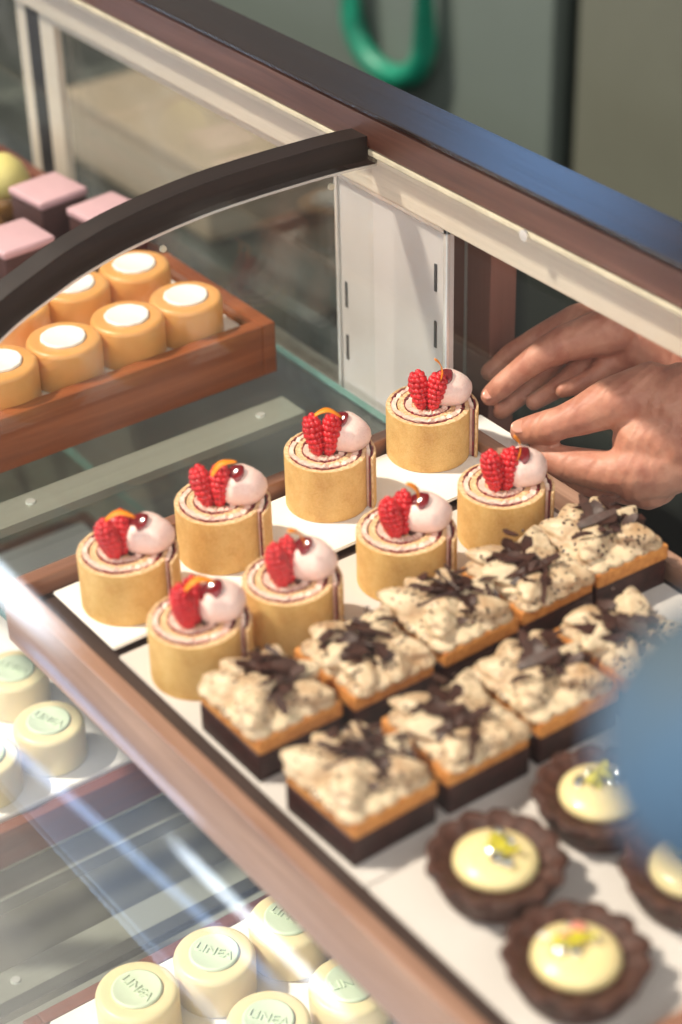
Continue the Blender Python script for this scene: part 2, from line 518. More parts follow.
# teal loop hanging on the left door
bm = bmesh.new(); pts = []
lx0, lx1, ztop, zbot, rr = -1.172, -1.022, 0.22, -0.268, 0.055
for k in range(13):
    a = PI + PI * k / 12; pts.append(((lx0 + lx1) / 2 + (lx1 - lx0) / 2 * math.cos(a), 0.880, zbot + rr + 0.062 * math.sin(a)))
for k in range(13):
    a = PI * k / 12; pts.append(((lx0 + lx1) / 2 + (lx1 - lx0) / 2 * math.cos(a), 0.880, ztop + 0.062 * math.sin(a)))
tube(bm, pts, 0.0150, 12, closed=True)
o = new_obj('hanging_loop', bm, M['teal'], smooth_=True)
tag(o, 'thick teal green loop hanging against the sage grey cupboard door', 'loop')
hk = bmesh.new(); tube(hk, [(-1.12, 0.899, 0.268), (-1.12, 0.880, 0.264), (-1.12, 0.862, 0.275)], 0.006, 8)
new_obj('hook', hk, M['steel'], o, True)

# work counter seen through the sliding glass, left
wc = empty('work_counter', (-1.2, 0.5, -1.0))
tag(wc, 'beige work counter with stepped shelves seen blurred through the sliding glass', 'counter')
part_box('cabinet_body', (-2.6, 0.42, -0.999), (-0.62, 0.70, -0.30), M['back_dark'], wc)
part_box('counter_top', (-2.65, 0.40, -0.30), (-0.60, 0.70, -0.262), M['back_dark'], wc, 0.003)
part_box('shelf', (-2.6, 0.30, -0.52), (-0.66, 0.42, -0.49), M['beige'], wc, 0.003)
part_box('side_panel', (-1.22, 0.30, -0.72), (-0.72, 0.42, -0.54), M['beige'], wc, 0.003)
part_box('raised_block', (-1.10, 0.42, -0.261), (-0.80, 0.62, -0.180), M['beige'], wc, 0.004)

# ------------------------------------------------------------------ the display case
case = empty('display_case', (0, 0, -1.0))
tag(case, 'curved glass pastry display case with dark wood top rail and steel frame', 'display case')
CO = Vector(case.location)


def cpart(name, bm, mats, parent=None, sm=False):
    o = new_obj(name, bm, mats, parent or case, sm)
    if not parent: o.location = -CO
    return o


XL, XR = -1.1, 0.75
# dark upper rail
bm = bmesh.new()
extrude_x(bm, [(0.0985, 0.1905), (0.0985, 0.1925), (0.0990, 0.1930), (0.1390, 0.1905), (0.140, 0.1895), (0.140, 0.170), (0.104, 0.170), (0.104, 0.1905)], XL, XR)
cpart('top_rail', bm, M['rail_dark'])
# brown lower face
bm = bmesh.new()
extrude_x(bm, [(0.101, 0.1668), (0.100, 0.1685), (0.100, 0.1875), (0.102, 0.1895), (0.1035, 0.1895), (0.1035, 0.1668)], XL, XR)
cpart('rail_face', bm, M['rail_brown'])
bm = bmesh.new(); box(bm, (XL, 0.103, 0.161), (XR, 0.138, 0.1695)); cpart('rail_underside', bm, M['grey_seal'])
bm = bmesh.new(); box(bm, (XL, 0.1005, 0.1625), (XR, 0.106, 0.1665), 0.001); cpart('seal_strip', bm, M['cream_strip'])
bm = bmesh.new(); box(bm, (XL, 0.1125, 0.1305), (XR, 0.1185, 0.1605), 0.0012); cpart('steel_track', bm, M['steel'])
bm = bmesh.new()
for x in (0.062,):
    vs = bmesh.ops.create_cone(bm, segments=20, radius1=0.0035, radius2=0.003, depth=0.002, cap_ends=True)['verts']
    for v in vs: v.co = Vector((x + v.co.x, 0.0995 + v.co.z * 0.9, 0.1640 + v.co.y))
cpart('screw_cap', bm, M['steel_edge'], None, False)

# glass profile (y, z)
PROF = [(0.108, 0.1625), (0.085, 0.1645), (0.059, 0.1655), (0.020, 0.1660), (-0.013, 0.1655), (-0.040, 0.1635), (-0.061, 0.1610), (-0.080, 0.1580),
        (-0.095, 0.1545), (-0.110, 0.1505), (-0.125, 0.1450), (-0.150, 0.1350), (-0.172, 0.1225), (-0.192, 0.1080), (-0.210, 0.0900), (-0.226, 0.0690),
        (-0.240, 0.0450), (-0.252, 0.0180), (-0.262, -0.0120), (-0.270, -0.0450), (-0.278, -0.1000), (-0.283, -0.1700), (-0.286, -0.2500),
        (-0.288, -0.3500), (-0.289, -0.5500)]
# resample smooth
def catmull(P_, n=4):
    out = []
    for i in range(len(P_) - 1):
        p0 = Vector(P_[max(0, i - 1)]); p1 = Vector(P_[i]); p2 = Vector(P_[i + 1]); p3 = Vector(P_[min(len(P_) - 1, i + 2)])
        for k in range(n):
            t = k / n
            out.append(0.5 * ((2 * p1) + (p2 - p0) * t + (2 * p0 - 5 * p1 + 4 * p2 - p3) * t * t + (3 * p1 - p0 - 3 * p2 + p3) * t ** 3))
    out.append(Vector(P_[-1])); return out
PR = catmull(PROF)


def offset_prof(P_, d):
    out = []
    for i, p in enumerate(P_):
        t = (P_[min(i + 1, len(P_) - 1)] - P_[max(i - 1, 0)]).normalized()
        nrm = Vector((t.y, -t.x))   # outward (up / towards customer)
        if nrm.y < 0 and i < 5: nrm = -nrm
        out.append(p + Vector((t.y, -t.x)) * d)
    return out
# tangent goes towards -y: (t.y,-t.x) -> +z at the top : outward
GT = 0.004
outer, inner = offset_prof(PR, GT), PR
bm = bmesh.new()
xs = [XL, XR]
vo_ = [[bm.verts.new((x, p.x, p.y)) for p in outer] for x in xs]
vi_ = [[bm.verts.new((x, p.x, p.y)) for p in inner] for x in xs]
for i in range(len(PR) - 1):
    bm.faces.new((vo_[0][i], vo_[0][i + 1], vo_[1][i + 1], vo_[1][i]))
    bm.faces.new((vi_[0][i], vi_[1][i], vi_[1][i + 1], vi_[0][i + 1]))
    for x in xs:   # edges on vertices of their own, so the big faces keep their true normals
        f = bm.faces.new([bm.verts.new((x, p.x, p.y)) for p in (outer[i], inner[i], inner[i + 1], outer[i + 1])]); f.material_index = 1
for i in (0, -1):
    f = bm.faces.new([bm.verts.new((x, p.x, p.y)) for x, p in ((XL, outer[i]), (XR, outer[i]), (XR, inner[i]), (XL, inner[i]))]); f.material_index = 1
cpart('front_glass', bm, [M['glass'], M['glass_edge']], None, True)


# dark wood arch over the divider
def arch(x0, x1, d0, d1, name, mats, i1=None, bev=True):
    a, b = offset_prof(PR, d0), offset_prof(PR, d1)
    e = i1 or len(PR)
    bm = bmesh.new(); R_ = []
    for i in range(e):
        R_.append([bm.verts.new((x0, a[i].x, a[i].y)), bm.verts.new((x1, a[i].x, a[i].y)), bm.verts.new((x1, b[i].x, b[i].y)), bm.verts.new((x0, b[i].x, b[i].y))])
    for i in range(e - 1):
        for k in range(4): bm.faces.new((R_[i][k], R_[i + 1][k], R_[i + 1][(k + 1) % 4], R_[i][(k + 1) % 4]))
    bm.faces.new(R_[0]); bm.faces.new(R_[-1][::-1])
    return cpart(name, bm, mats)
arch(-0.1025, -0.0865, -0.0070, 0.0120, 'arch_frame', M['arc_wood'])
arch(-0.0880, -0.0862, -0.0088, -0.0072, 'glass_bead', M['steel_edge'])

# divider pane under the arch
bm = bmesh.new()
a = offset_prof(PR, -0.0075)
x0, x1 = -0.0965, -0.0915
A0 = [bm.verts.new((x0, p.x, max(p.y, -0.03))) for p in a if p.y > -0.03]
A1 = [bm.verts.new((x1, p.x, max(p.y, -0.03))) for p in a if p.y > -0.03]
L = [p for p in a if p.y > -0.03]
B0 = [bm.verts.new((x0, p.x, -0.0285)) for p in L]; B1 = [bm.verts.new((x1, p.x, -0.0285)) for p in L]
n = len(L)
for i in range(n - 1):
    bm.faces.new((A0[i], A0[i + 1], B0[i + 1], B0[i])); bm.faces.new((A1[i], B1[i], B1[i + 1], A1[i + 1]))
    f = bm.faces.new((A0[i], A1[i], A1[i + 1], A0[i + 1]))
    f = bm.faces.new((B0[i], B0[i + 1], B1[i + 1], B1[i]))
for i in (0, n - 1):
    f = bm.faces.new((A0[i], B0[i], B1[i], A1[i]))
dv = cpart('divider_pane', bm, [M['glass'], M['glass_edge']])
for (y, z) in ((-0.047, 0.1425), (0.075, 0.1475)):
    bm = bmesh.new()
    vs = bmesh.ops.create_cone(bm, segments=18, radius1=0.0022, radius2=0.002, depth=0.002, cap_ends=True)['verts']
    for v in vs: v.co = Vector((-0.0905 + v.co.z * 0.9, y + v.co.x, z + v.co.y))
    cpart('screw', bm, M['cream_strip'])

# glass shelves
def slab(name, lo, hi):
    bm = bmesh.new(); box(bm, lo, hi)
    for f in bm.faces:
        if abs(f.normal.z) < 0.5: f.material_index = 1
    return cpart(name, bm, [M['shelf_glass'], M['glass_edge']])
slab('glass_shelf', (XL, -0.196, -0.0365), (XR, 0.1150, -0.0305))
slab('lower_glass_shelf', (XL, -0.270, -0.2870), (XR, 0.112, -0.2810))

# shelf bearer bars
def bar(x0, x1, y0, y1, z0, z1, name='shelf_bar', screws=()):
    bm = bmesh.new(); box(bm, (x0, y0, z0), (x1, y1, z1), 0.0008)
    b = cpart(name, bm, M['steel_y'])
    for (x, y) in screws:
        bm = bmesh.new(); vs = bmesh.ops.create_cone(bm, segments=18, radius1=0.0036, radius2=0.003, depth=0.0012, cap_ends=True)['verts']
        for v in vs: v.co += Vector((x, y, z1 + 0.0006))
        s = new_obj('screw', bm, M['steel_edge'], b)
    return b
bar(-0.166, -0.138, -0.230, 0.082, -0.044, -0.037, 'shelf_bar', ((-0.153, 0.055), (-0.154, -0.122)))
for (x0, x1) in ((-0.118, -0.093), (-0.036, -0.012), (0.004, 0.022), (0.30, 0.325)):
    bar(x0, x1, -0.265, 0.105, -0.300, -0.288, 'shelf_bar', ((x0 + 0.012, -0.235),))
for (x0, x1) in ((-0.45, -0.43), (-0.80, -0.78), (0.50, 0.52)):
    bar(x0, x1, -0.230, 0.082, -0.044, -0.037, 'shelf_bar')
    bar(x0, x1, -0.265, 0.105, -0.300, -0.288, 'shelf_bar')

# rear upright panel and bronze post, sliding door frames
pn = None
bm = bmesh.new(); box(bm, (-0.147, 0.1195, -0.040), (-0.0295, 0.1235, 0.1305), 0.001); pn = cpart('steel_panel', bm, M['steel_bright'])
bm = bmesh.new()
box(bm, (-0.0325, 0.1165, -0.040), (-0.0285, 0.1195, 0.1290), 0.0008)
box(bm, (-0.148, 0.1165, 0.1245), (-0.0285, 0.1195, 0.1290), 0.0008)
box(bm, (-0.148, 0.1175, -0.040), (-0.1455, 0.1195, 0.1290), 0.0008)
new_obj('folded_rim', bm, M['steel_edge'], pn)
for (x, z) in ((-0.139, 0.040), (-0.139, 0.000), (-0.043, 0.090), (-0.043, 0.050)):
    bm = bmesh.new(); box(bm, (x - 0.0012, 0.1188, z - 0.0095), (x + 0.0012, 0.1196, z + 0.0095), 0.0003)
    new_obj('slot', bm, M['slot'], pn)
bm = bmesh.new(); box(bm, (-0.0900, 0.168, -0.060), (-0.0470, 0.190, 0.105), 0.0015); cpart('door_post', bm, M['brown_post'])
bm = bmesh.new(); box(bm, (-0.0725, 0.1665, -0.060), (-0.0705, 0.168, 0.105), 0.0005); cpart('door_post_seam', bm, M['steel_y'])
bm = bmesh.new(); box(bm, (XL, 0.1185, -0.062), (XR, 0.1415, -0.041), 0.001); cpart('door_sill', bm, M['grey_seal'])
# sliding glass door on the left with mullions
sd = None
bm = bmesh.new(); box(bm, (-0.522, 0.1270, -0.040), (-0.150, 0.1310, 0.1300)); sd = cpart('sliding_door', bm, [M['back_glass']])
for (x0, x1, mt, nm) in ((-0.545, -0.522, M['steel'], 'steel_stile'), (-0.583, -0.567, M['steel'], 'steel_stile'), (-0.567, -0.545, M['black'], 'gasket')):
    bm = bmesh.new(); box(bm, (x0, 0.1190, -0.040), (x1, 0.1260, 0.1310), 0.001); cpart(nm, bm, mt)
bm = bmesh.new(); box(bm, (-1.05, 0.1270, -0.040), (-0.583, 0.1310, 0.1300)); cpart('sliding_door', bm, [M['back_glass']])
# steel hem below the rail on the left door
bm = bmesh.new(); box(bm, (-0.522, 0.1190, 0.1210), (-0.1500, 0.1260, 0.1312), 0.001); cpart('door_top_hem', bm, M['steel'])
# lower body
bm = bmesh.new(); box(bm, (XL, -0.286, -0.62), (XR, 0.14, -0.56)); cpart('case_floor', bm, M['deck'])
bm = bmesh.new(); box(bm, (XL, 0.1425, -0.56), (XR, 0.150, -0.062)); cpart('back_panel', bm, M['deck'])
bm = bmesh.new(); box(bm, (XL, -0.296, -0.998), (XR, 0.150, -0.62)); cpart('base_cabinet', bm, M['rail_brown'])
for x in (XL, XR):
    bm = bmesh.new()
    poly = [(p.x, p.y) for p in offset_prof(PR, 0.006)][::3] + [(0.14, -0.56), (0.14, 0.165)]
    extrude_x(bm, poly, x - 0.012, x)
    cpart('end_panel', bm, M['arc_wood'])


# ------------------------------------------------------------------ trays and boards
def tray(name, label, x0, x1, y0, y1, zb, zr, wx, wy, mb, t=0.0115, floor_z=None, cat='tray'):
    r = empty(name, ((x0 + x1) / 2, (y0 + y1) / 2, zb)); tag(r, label, cat)
    def pb(nm, lo, hi, mt, bev=0.0012):
        return part_box(nm, lo, hi, mt, r, bev)
    pb('rim', (x0, y0, zb), (x1, y0 + t, zr), wx); pb('rim', (x0, y1 - t, zb), (x1, y1, zr), wx)
    pb('rim', (x0, y0 + t, zb), (x0 + t, y1 - t, zr), wy); pb('rim', (x1 - t, y0 + t, zb), (x1, y1 - t, zr), wy)
    pb('bottom', (x0 + t, y0 + t, zb + 0.001), (x1 - t, y1 - t, floor_z), mb, 0)
    return r


ZS = -0.030
tray('wooden_tray', 'long walnut tray with raised rim holding rolls, chocolate slices and tarts', -0.024, 0.445, -0.207, 0.110, ZS, 0.0095,
     M['tray_wood'], M['tray_wood_y'], M['dark_base'], 0.0095, -0.0028)
tray('wooden_tray', 'red brown wooden tray of caramel cakes behind the glass divider', -0.327, -0.186, -0.235 + 0.02, 0.092, ZS, 0.0090,
     M['tan_tray'], M['tan_tray'], M['dark_base'], 0.011, -0.002)
tray('wooden_tray', 'lower shelf wooden tray at left holding ivory cakes under the walnut tray', -0.420, -0.112, -0.262, 0.050, -0.2805, -0.2500,
     M['low_tray'], M['low_tray'], M['dark_base'], 0.010, -0.2535)
tray('wooden_tray', 'lower shelf wooden tray at bottom holding ivory cakes with green discs', 0.042, 0.300, -0.262, 0.050, -0.2805, -0.2500,
     M['low_tray'], M['low_tray'], M['dark_base'], 0.010, -0.2535)


def board(name, pts, z0, th, mat, label, cat, dz=None, bev=0.0008):
    bm = bmesh.new()
    cx = sum(p[0] for p in pts) / len(pts); cy = sum(p[1] for p in pts) / len(pts)
    top = [bm.verts.new((p[0] - cx, p[1] - cy, th + (dz[i] if dz else 0))) for i, p in enumerate(pts)]
    bot = [bm.verts.new((p[0] - cx, p[1] - cy, 0 + (dz[i] if dz else 0))) for i, p in enumerate(pts)]
    n = len(pts)
    bm.faces.new(top); bm.faces.new(bot[::-1])
    for i in range(n): bm.faces.new((top[i], bot[i], bot[(i + 1) % n], top[(i + 1) % n]))
    if bev: bmesh.ops.bevel(bm, geom=list(bm.edges), offset=bev, segments=2, affect='EDGES')
    o = new_obj(name, bm, mat, None, False, (cx, cy, z0)); tag(o, label, cat)
    return o


board('cake_board', [(-0.0085, -0.1835), (0.059, -0.1835), (0.0560, 0.0700), (0.0370, 0.1310), (-0.0110, 0.1310)][::-1], -0.0002, 0.0022, M['board'],
      'white cake board under the back row of raspberry rolls, held by two hands', 'cake board')
board('cake_board', [(0.0635, -0.1835), (0.287, -0.1835), (0.287, 0.0955), (0.0635, 0.0955)][::-1], -0.0024, 0.0024, M['paper'],
      'white board under the front rolls and the chocolate slices', 'cake board')
board('cake_board', [(0.2875, -0.1835), (0.4310, -0.1835), (0.4310, 0.0955), (0.2875, 0.0955)][::-1], -0.0024, 0.0024, M['paper'],
      'white board under the chocolate tarts at bottom right', 'cake board')
board('cake_board', [(-0.3155, -0.200), (-0.198, -0.200), (-0.198, 0.079), (-0.3155, 0.079)][::-1], -0.0018, 0.0028, M['board'],
      'white board under the caramel cakes in the red brown tray', 'cake board')
board('cake_board', [(-0.405, -0.250), (-0.124, -0.250), (-0.124, 0.038), (-0.405, 0.038)][::-1], -0.2532, 0.0052, M['board'],
      'white board under the ivory cakes at far left of the lower shelf', 'cake board')
board('cake_board', [(0.054, -0.250), (0.288, -0.250), (0.288, 0.038), (0.054, 0.038)][::-1], -0.2532, 0.0052, M['board'],
      'white board under the ivory cakes at the bottom of the lower shelf', 'cake board')


# ------------------------------------------------------------------ raspberry rolls
def spiral_band(bm, t0, fa, fb, z0, z1, turns, side_mi=0, top_mi=0, zn=0.0, seed=0):
    """band of the rolled sheet: fa, fb are fractions of its thickness counted from the outer skin"""
    rnd = random.Random(seed); N = int(turns * 56); prev = None
    ph = [rnd.uniform(0, 6.28) for _ in range(4)]
    for i in range(N + 1):
        tn_ = turns * i / N
        a = t0 + 2 * PI * tn_
        R = 0.0300 - 0.0052 * min(tn_, 1) - 0.0088 * max(0, tn_ - 1)
        pit = 0.0052 + 0.0036 * min(1, max(0, tn_ - 0.3) / 0.7)
        wob = 0.0005 * math.sin(3 * a + ph[0]) + 0.0003 * math.sin(5 * a + ph[1])
        ro, ri = max(R - fa * pit + wob * (fa > 0), 0.0012), max(R - fb * pit + wob, 0.0006)
        zz = z1 + zn * (math.sin(17 * a + ph[2]) + math.sin(29 * a + ph[3])) * 0.5
        c, s = math.cos(a), math.sin(a)
        q = [bm.verts.new((ro * c, ro * s, z0)), bm.verts.new((ro * c, ro * s, zz)), bm.verts.new((ri * c, ri * s, zz)), bm.verts.new((ri * c, ri * s, z0))]
        if prev:
            for k in range(4):
                f = bm.faces.new((prev[k], prev[(k + 1) % 4], q[(k + 1) % 4], q[k]))
                f.material_index = top_mi if k == 1 else side_mi
        else:
            f = bm.faces.new(q); f.material_index = top_mi
        prev = q
    f = bm.faces.new(prev[::-1]); f.material_index = top_mi


def raspberry_mesh():
    bm = bmesh.new()
    for sgn, tilt in ((-1, 0.17), (1, -0.15)):
        Rm = Euler((0.0, -tilt * 1.0, 0)).to_matrix()
        c = Vector((sgn * 0.0051, 0, 0.0128))
        ax = (0.0064, 0.0058, 0.0132)
        ball(bm, c, (ax[0] * 0.8, ax[1] * 0.85, ax[2] * 0.88), sub=2, mat=Rm)
        rows = [(-0.94, 4), (-0.74, 7), (-0.48, 9), (-0.20, 10), (0.08, 11), (0.36, 10), (0.62, 9), (0.83, 6), (0.98, 1)]
        for ri, (zz, cnt) in enumerate(rows):
            rr = math.sqrt(max(0, 1 - zz * zz))
            for k in range(cnt):
                a = 2 * PI * (k + 0.5 * (ri % 2)) / cnt
                tp = 0.80 + 0.26 * zz
                p = Rm @ Vector((ax[0] * rr * math.cos(a) * 0.84 * tp, ax[1] * rr * math.sin(a) * 0.84, ax[2] * zz * 0.90))
                ball(bm, c + p, 0.0020 + 0.0003 * random.random(), sub=2)
    return bm


def dollop_mesh(seed=1):
    bm = bmesh.new()
    prof = [(0.0, -0.001), (0.0105, -0.0005), (0.0138, 0.0022), (0.0150, 0.0062), (0.0146, 0.0108), (0.0128, 0.0150), (0.0100, 0.0184), (0.0068, 0.0208), (0.0036, 0.0222), (0.0014, 0.0232), (0.0, 0.0236)]
    lathe(bm, prof, 40)
    for v in bm.verts:
        z = v.co.z
        v.co.x += -0.20 * max(0, z - 0.012) + 0.0010 * math.sin(260 * v.co.y + seed)
        v.co.y += 0.0007 * math.sin(300 * v.co.x + seed * 2)
    return bm


H = 0.0345


def make_roll():
    r = empty('raspberry_roll')
    bm = bmesh.new()
    spiral_band(bm, -0.42, 0.0, 0.42, 0.0, H, 2.9, 0, 1, zn=0.0003, seed=3)
    sp = new_obj('sponge', bm, [M['roll_skin'], M['crumb']], r, False)
    md = sp.modifiers.new('bev', 'BEVEL'); md.width = 0.0009; md.segments = 2; md.limit_method = 'ANGLE'; md.angle_limit = 1.0
    bake_mods(sp)
    bm = bmesh.new(); spiral_band(bm, -0.40, 0.40, 0.62, 0.0003, H - 0.0001, 2.85, zn=0.0006, seed=4)
    new_obj('jam_line', bm, M['jam_line'], r)
    bm = bmesh.new(); spiral_band(bm, -0.36, 0.60, 1.03, 0.0003, H + 0.0005, 2.85, zn=0.0010, seed=5)
    new_obj('cream_filling', bm, M['filling'], r)
    d = new_obj('cream_dollop', dollop_mesh(), M['pink'], r, True, (0.0130, 0.0055, H))
    d.scale = (0.90, 0.90, 0.88)
    bm = bmesh.new(); ball(bm, (0, 0, 0), (0.0082, 0.0066, 0.0017), sub=3)
    for v in bm.verts: v.co.x += 0.0006 * math.sin(600 * v.co.y)
    new_obj('jam_drop', bm, M['jam'], d, True, (-0.0058, -0.0042, 0.0200)).rotation_euler = (0.50, -0.50, 0)
    rb = new_obj('raspberry', raspberry_mesh(), M['rasp'], r, True, (-0.0028, -0.0045, H - 0.0012))
    # curled petal
    bm = bmesh.new(); N = 14; pv = None
    for i in range(N + 1):
        t = i / N; w = 0.0019 * math.sin(PI * min(1, t * 0.92 + 0.08)) ** 0.7 + 0.0003
        x = (t - 0.5) * 0.0165; z = 0.0032 * math.sin(PI * t) ; y = 0.0012 * math.sin(4 * t)
        q = [bm.verts.new((x, y - w, z + 0.0004)), bm.verts.new((x, y + w, z + 0.0010)), bm.verts.new((x, y + w, z + 0.0015)), bm.verts.new((x, y - w, z + 0.0009))]
        if pv:
            for k in range(4): bm.faces.new((pv[k], pv[(k + 1) % 4], q[(k + 1) % 4], q[k]))
        else: bm.faces.new(q)
        pv = q
    bm.faces.new(pv[::-1])
    new_obj('orange_petal', bm, M['petal'], r, True, (0.0015, -0.0065, H + 0.0252))
    return r


roll0 = make_roll()
A0_ = math.radians(53.8)
rolls = [
    # x, y, turn, petal (rot xyz, dloc), rasp (tilt y, turn), label
    (0.0256, -0.1530, -0.06, (0.0, -0.10, 0.1, -0.0010), (0.10, 1.0), 'raspberry roll nearest the tray corner in the back row, petal lying flat across its berry'),
    (0.0175, -0.0850, -0.12, (0.1, -0.40, 0.5, 0.0045), (-0.16, 0.1), 'second raspberry roll of the back row, petal perched on its jam drop'),
    (0.0120, -0.0055, 0.05, (0.0, 0.15, 0.1, 0.0), (-0.02, 0.0), 'third raspberry roll of the back row, upright between two others beyond the divider corner'),
    (0.0050, 0.0770, 0.12, (0.1, 1.35, 0.3, 0.0020), (0.02, -0.25), 'raspberry roll furthest back, next to the fingertips'),
    (0.1030, -0.1560, 0.04, (0.0, -0.15, 0.3, 0.0030), (0.30, 1.1), 'raspberry roll nearest the customer in the front row, beside the first chocolate slice'),
    (0.1040, -0.0970, 0.08, (0.0, 0.9, 0.6, 0.0030), (0.24, 0.95), 'second raspberry roll of the front row, behind the dark chocolate shavings'),
    (0.1020, -0.0180, 0.00, (0.2, 1.2, 0.2, 0.0030), (0.16, 0.85), 'third raspberry roll of the front row, beside the gap between the boards'),
    (0.1020, 0.0545, 0.10, (0.1, 1.45, 0.1, 0.0035), (0.10, 0.25), 'last raspberry roll of the front row, just below the lower hand'),
]
for i, (x, y, rz, pt, rs, lab) in enumerate(rolls):
    o = roll0 if i == 0 else copy_tree(roll0)
    zb = 0.0022 if i < 4 else 0.0002
    o.location = (x, y, zb); o.rotation_euler.z = A0_ + rz
    tag(o, lab, 'pastry', 'raspberry swiss rolls')
    sc = 1.0 - 0.02 * (i % 3)
    o.scale = (sc, sc, 1.0 + 0.03 * ((i * 7) % 3 - 1))
    for ch in o.children:
        nm = ch.name.split('.')[0]
        if nm == 'orange_petal':
            ch.rotation_euler = (pt[0], pt[1], pt[2]); ch.location.x += pt[3]
            if abs(pt[1]) > 0.8: ch.location.z += 0.003
        if nm == 'raspberry': ch.rotation_euler = (-0.22, rs[0] * 0.7, rs[1])
        if nm == 'cream_dollop': ch.rotation_euler.z = 0.25 * math.sin(i * 2.1)


# ------------------------------------------------------------------ chocolate slices
def leaf(bm, c, ln, w, h, ang, tilt=0.0, curl=0.0):
    """piped leaf of cream: full at its root, drawn out to a rounded point"""
    Rm = Euler((0, -tilt, ang)).to_matrix()
    for v in bmesh.ops.create_icosphere(bm, subdivisions=3, radius=1)['verts']:
        x, y, z = v.co
        k = 1 - 0.42 * max(0, x) - 0.10 * max(0, -x)
        rid = 1 + 0.10 * math.cos(5 * math.atan2(z, y))
        v.co = Vector(c) + Rm @ Vector((x * ln, y * w * k * rid + curl * x * x, z * h * k * rid))


def cream_mesh(seed):
    rnd = random.Random(seed); bm = bmesh.new()
    L, W = 0.026, 0.0245
    for ix in range(5):
        for iy in range(5):
            ball(bm, ((-1 + ix * 0.5) * (L - 0.0055), (-1 + iy * 0.5) * (W - 0.0055), 0.0008), (0.0082, 0.0082, 0.0034), sub=2)
    spots = [(-0.014, -0.015, 3.6), (0.012, -0.014, 5.6), (0.015, 0.010, 0.5), (-0.013, 0.013, 2.5), (0.000, -0.004, 4.6), (0.003, 0.017, 1.4), (-0.017, -0.001, 3.1)]
    for k, (x, y, a) in enumerate(spots):
        a += rnd.uniform(-0.5, 0.5)
        leaf(bm, (x + rnd.uniform(-0.002, 0.002), y + rnd.uniform(-0.002, 0.002), 0.0040 + 0.0012 * (k % 3)),
             rnd.uniform(0.0145, 0.0180), rnd.uniform(0.0085, 0.0110), rnd.uniform(0.0060, 0.0085), a, rnd.uniform(-0.05, 0.30), rnd.uniform(-0.004, 0.004))
    return bm


def shard_mesh(seed, n=40, L=0.019, W=0.015):
    rnd = random.Random(seed + 50); bm = bmesh.new()
    for k in range(n):
        x = rnd.gauss(-0.002, L * 0.55); y = rnd.gauss(0.005, W * 0.42)
        x = max(-0.022, min(0.022, x)); y = max(-0.019, min(0.021, y))
        a = rnd.gauss(0.5, 0.8); ln = rnd.uniform(0.006, 0.014) if k > 9 else rnd.uniform(0.016, 0.028); w = rnd.uniform(0.0026, 0.0085); th = rnd.uniform(0.0005, 0.0011)
        Rm = Euler((rnd.uniform(-0.9, 0.9), rnd.uniform(-0.5, 0.5), a)).to_matrix()
        c = Vector((x, y, rnd.uniform(0.0090, 0.0150) - 0.0025 * (abs(x) > 0.014))); bend = rnd.uniform(-25, 40) if k > 9 else rnd.uniform(0, 16)
        N = 5; pv = None
        for i in range(N + 1):
            t = i / N - 0.5; ww = w * (1 - (2 * abs(t)) ** 2 * rnd.uniform(0.3, 0.9)) + 0.0003
            z = -bend * (t * ln) ** 2
            q = [bm.verts.new(c + Rm @ Vector((t * ln, s * ww * 0.5, z + u * th))) for s, u in ((-1, 0), (1, 0), (1, 1), (-1, 1))]
            if pv:
                for j in range(4): bm.faces.new((pv[j], pv[(j + 1) % 4], q[(j + 1) % 4], q[j]))
            else: bm.faces.new(q)
            pv = q
        bm.faces.new(pv[::-1])
    for k in range(36):
        ball(bm, (rnd.uniform(-0.024, 0.024), rnd.uniform(-0.022, 0.022), rnd.uniform(0.008, 0.0125)), rnd.uniform(0.0005, 0.0012), sub=1)
    return bm


def make_slice(seed):
    r = empty('chocolate_slice')
    bm = bmesh.new(); box(bm, (-0.0265, -0.0255, 0), (0.0265, 0.0255, 0.0175), 0.0012); new_obj('chocolate_base', bm, M['choc'], r, True)
    bm = bmesh.new(); box(bm, (-0.0262, -0.0252, 0.0172), (0.0272, 0.0260, 0.0265), 0.0014)
    new_obj('biscuit_layer', bm, M['biscuit'], r, True)
    c = new_obj('cream_topping', cream_mesh(seed), M['speck'], r, False, (-0.0012, -0.0010, 0.0262))
    rm = c.modifiers.new('r', 'REMESH'); rm.mode = 'VOXEL'; rm.voxel_size = 0.0009; rm.use_smooth_shade = True
    sm = c.modifiers.new('s', 'SMOOTH'); sm.iterations = 4; sm.factor = 0.6
    tx = bpy.data.textures.new('ridge', 'CLOUDS'); tx.noise_scale = 0.010
    dp = c.modifiers.new('d', 'DISPLACE'); dp.texture = tx; dp.strength = 0.0016; dp.mid_level = 0.5
    bake_mods(c)
    new_obj('chocolate_shavings', shard_mesh(seed), M['shard'], r, False, (0, 0, 0.0255))
    return r


protos = [make_slice(11), make_slice(23), make_slice(37)]
slices = [
    (0.1705, -0.1565, 0, 'dark chocolate slice at the near end of the back slice row, by the near rim'),
    (0.1730, -0.0985, 1, 'second chocolate slice of the back slice row, with upright dark shavings'),
    (0.1710, -0.0411, 2, 'third chocolate slice of the back slice row, in front of the third front roll'),
    (0.1690, 0.0145, 0, 'fourth chocolate slice of the back slice row, below the last front roll'),
    (0.1685, 0.0695, 1, 'chocolate slice at the far end by the rear rim, topped with tall curls'),
    (0.2470, -0.1565, 2, 'chocolate slice nearest the camera at the near rim, pale cream leaf over its corner'),
    (0.2465, -0.0975, 0, 'second chocolate slice of the front slice row, above the nearest tart'),
    (0.2450, -0.0395, 1, 'third chocolate slice of the front slice row, above the upper tart'),
    (0.2433, 0.0178, 2, 'speckled chocolate slice mostly behind the blurred blue globe'),
]
used = set()
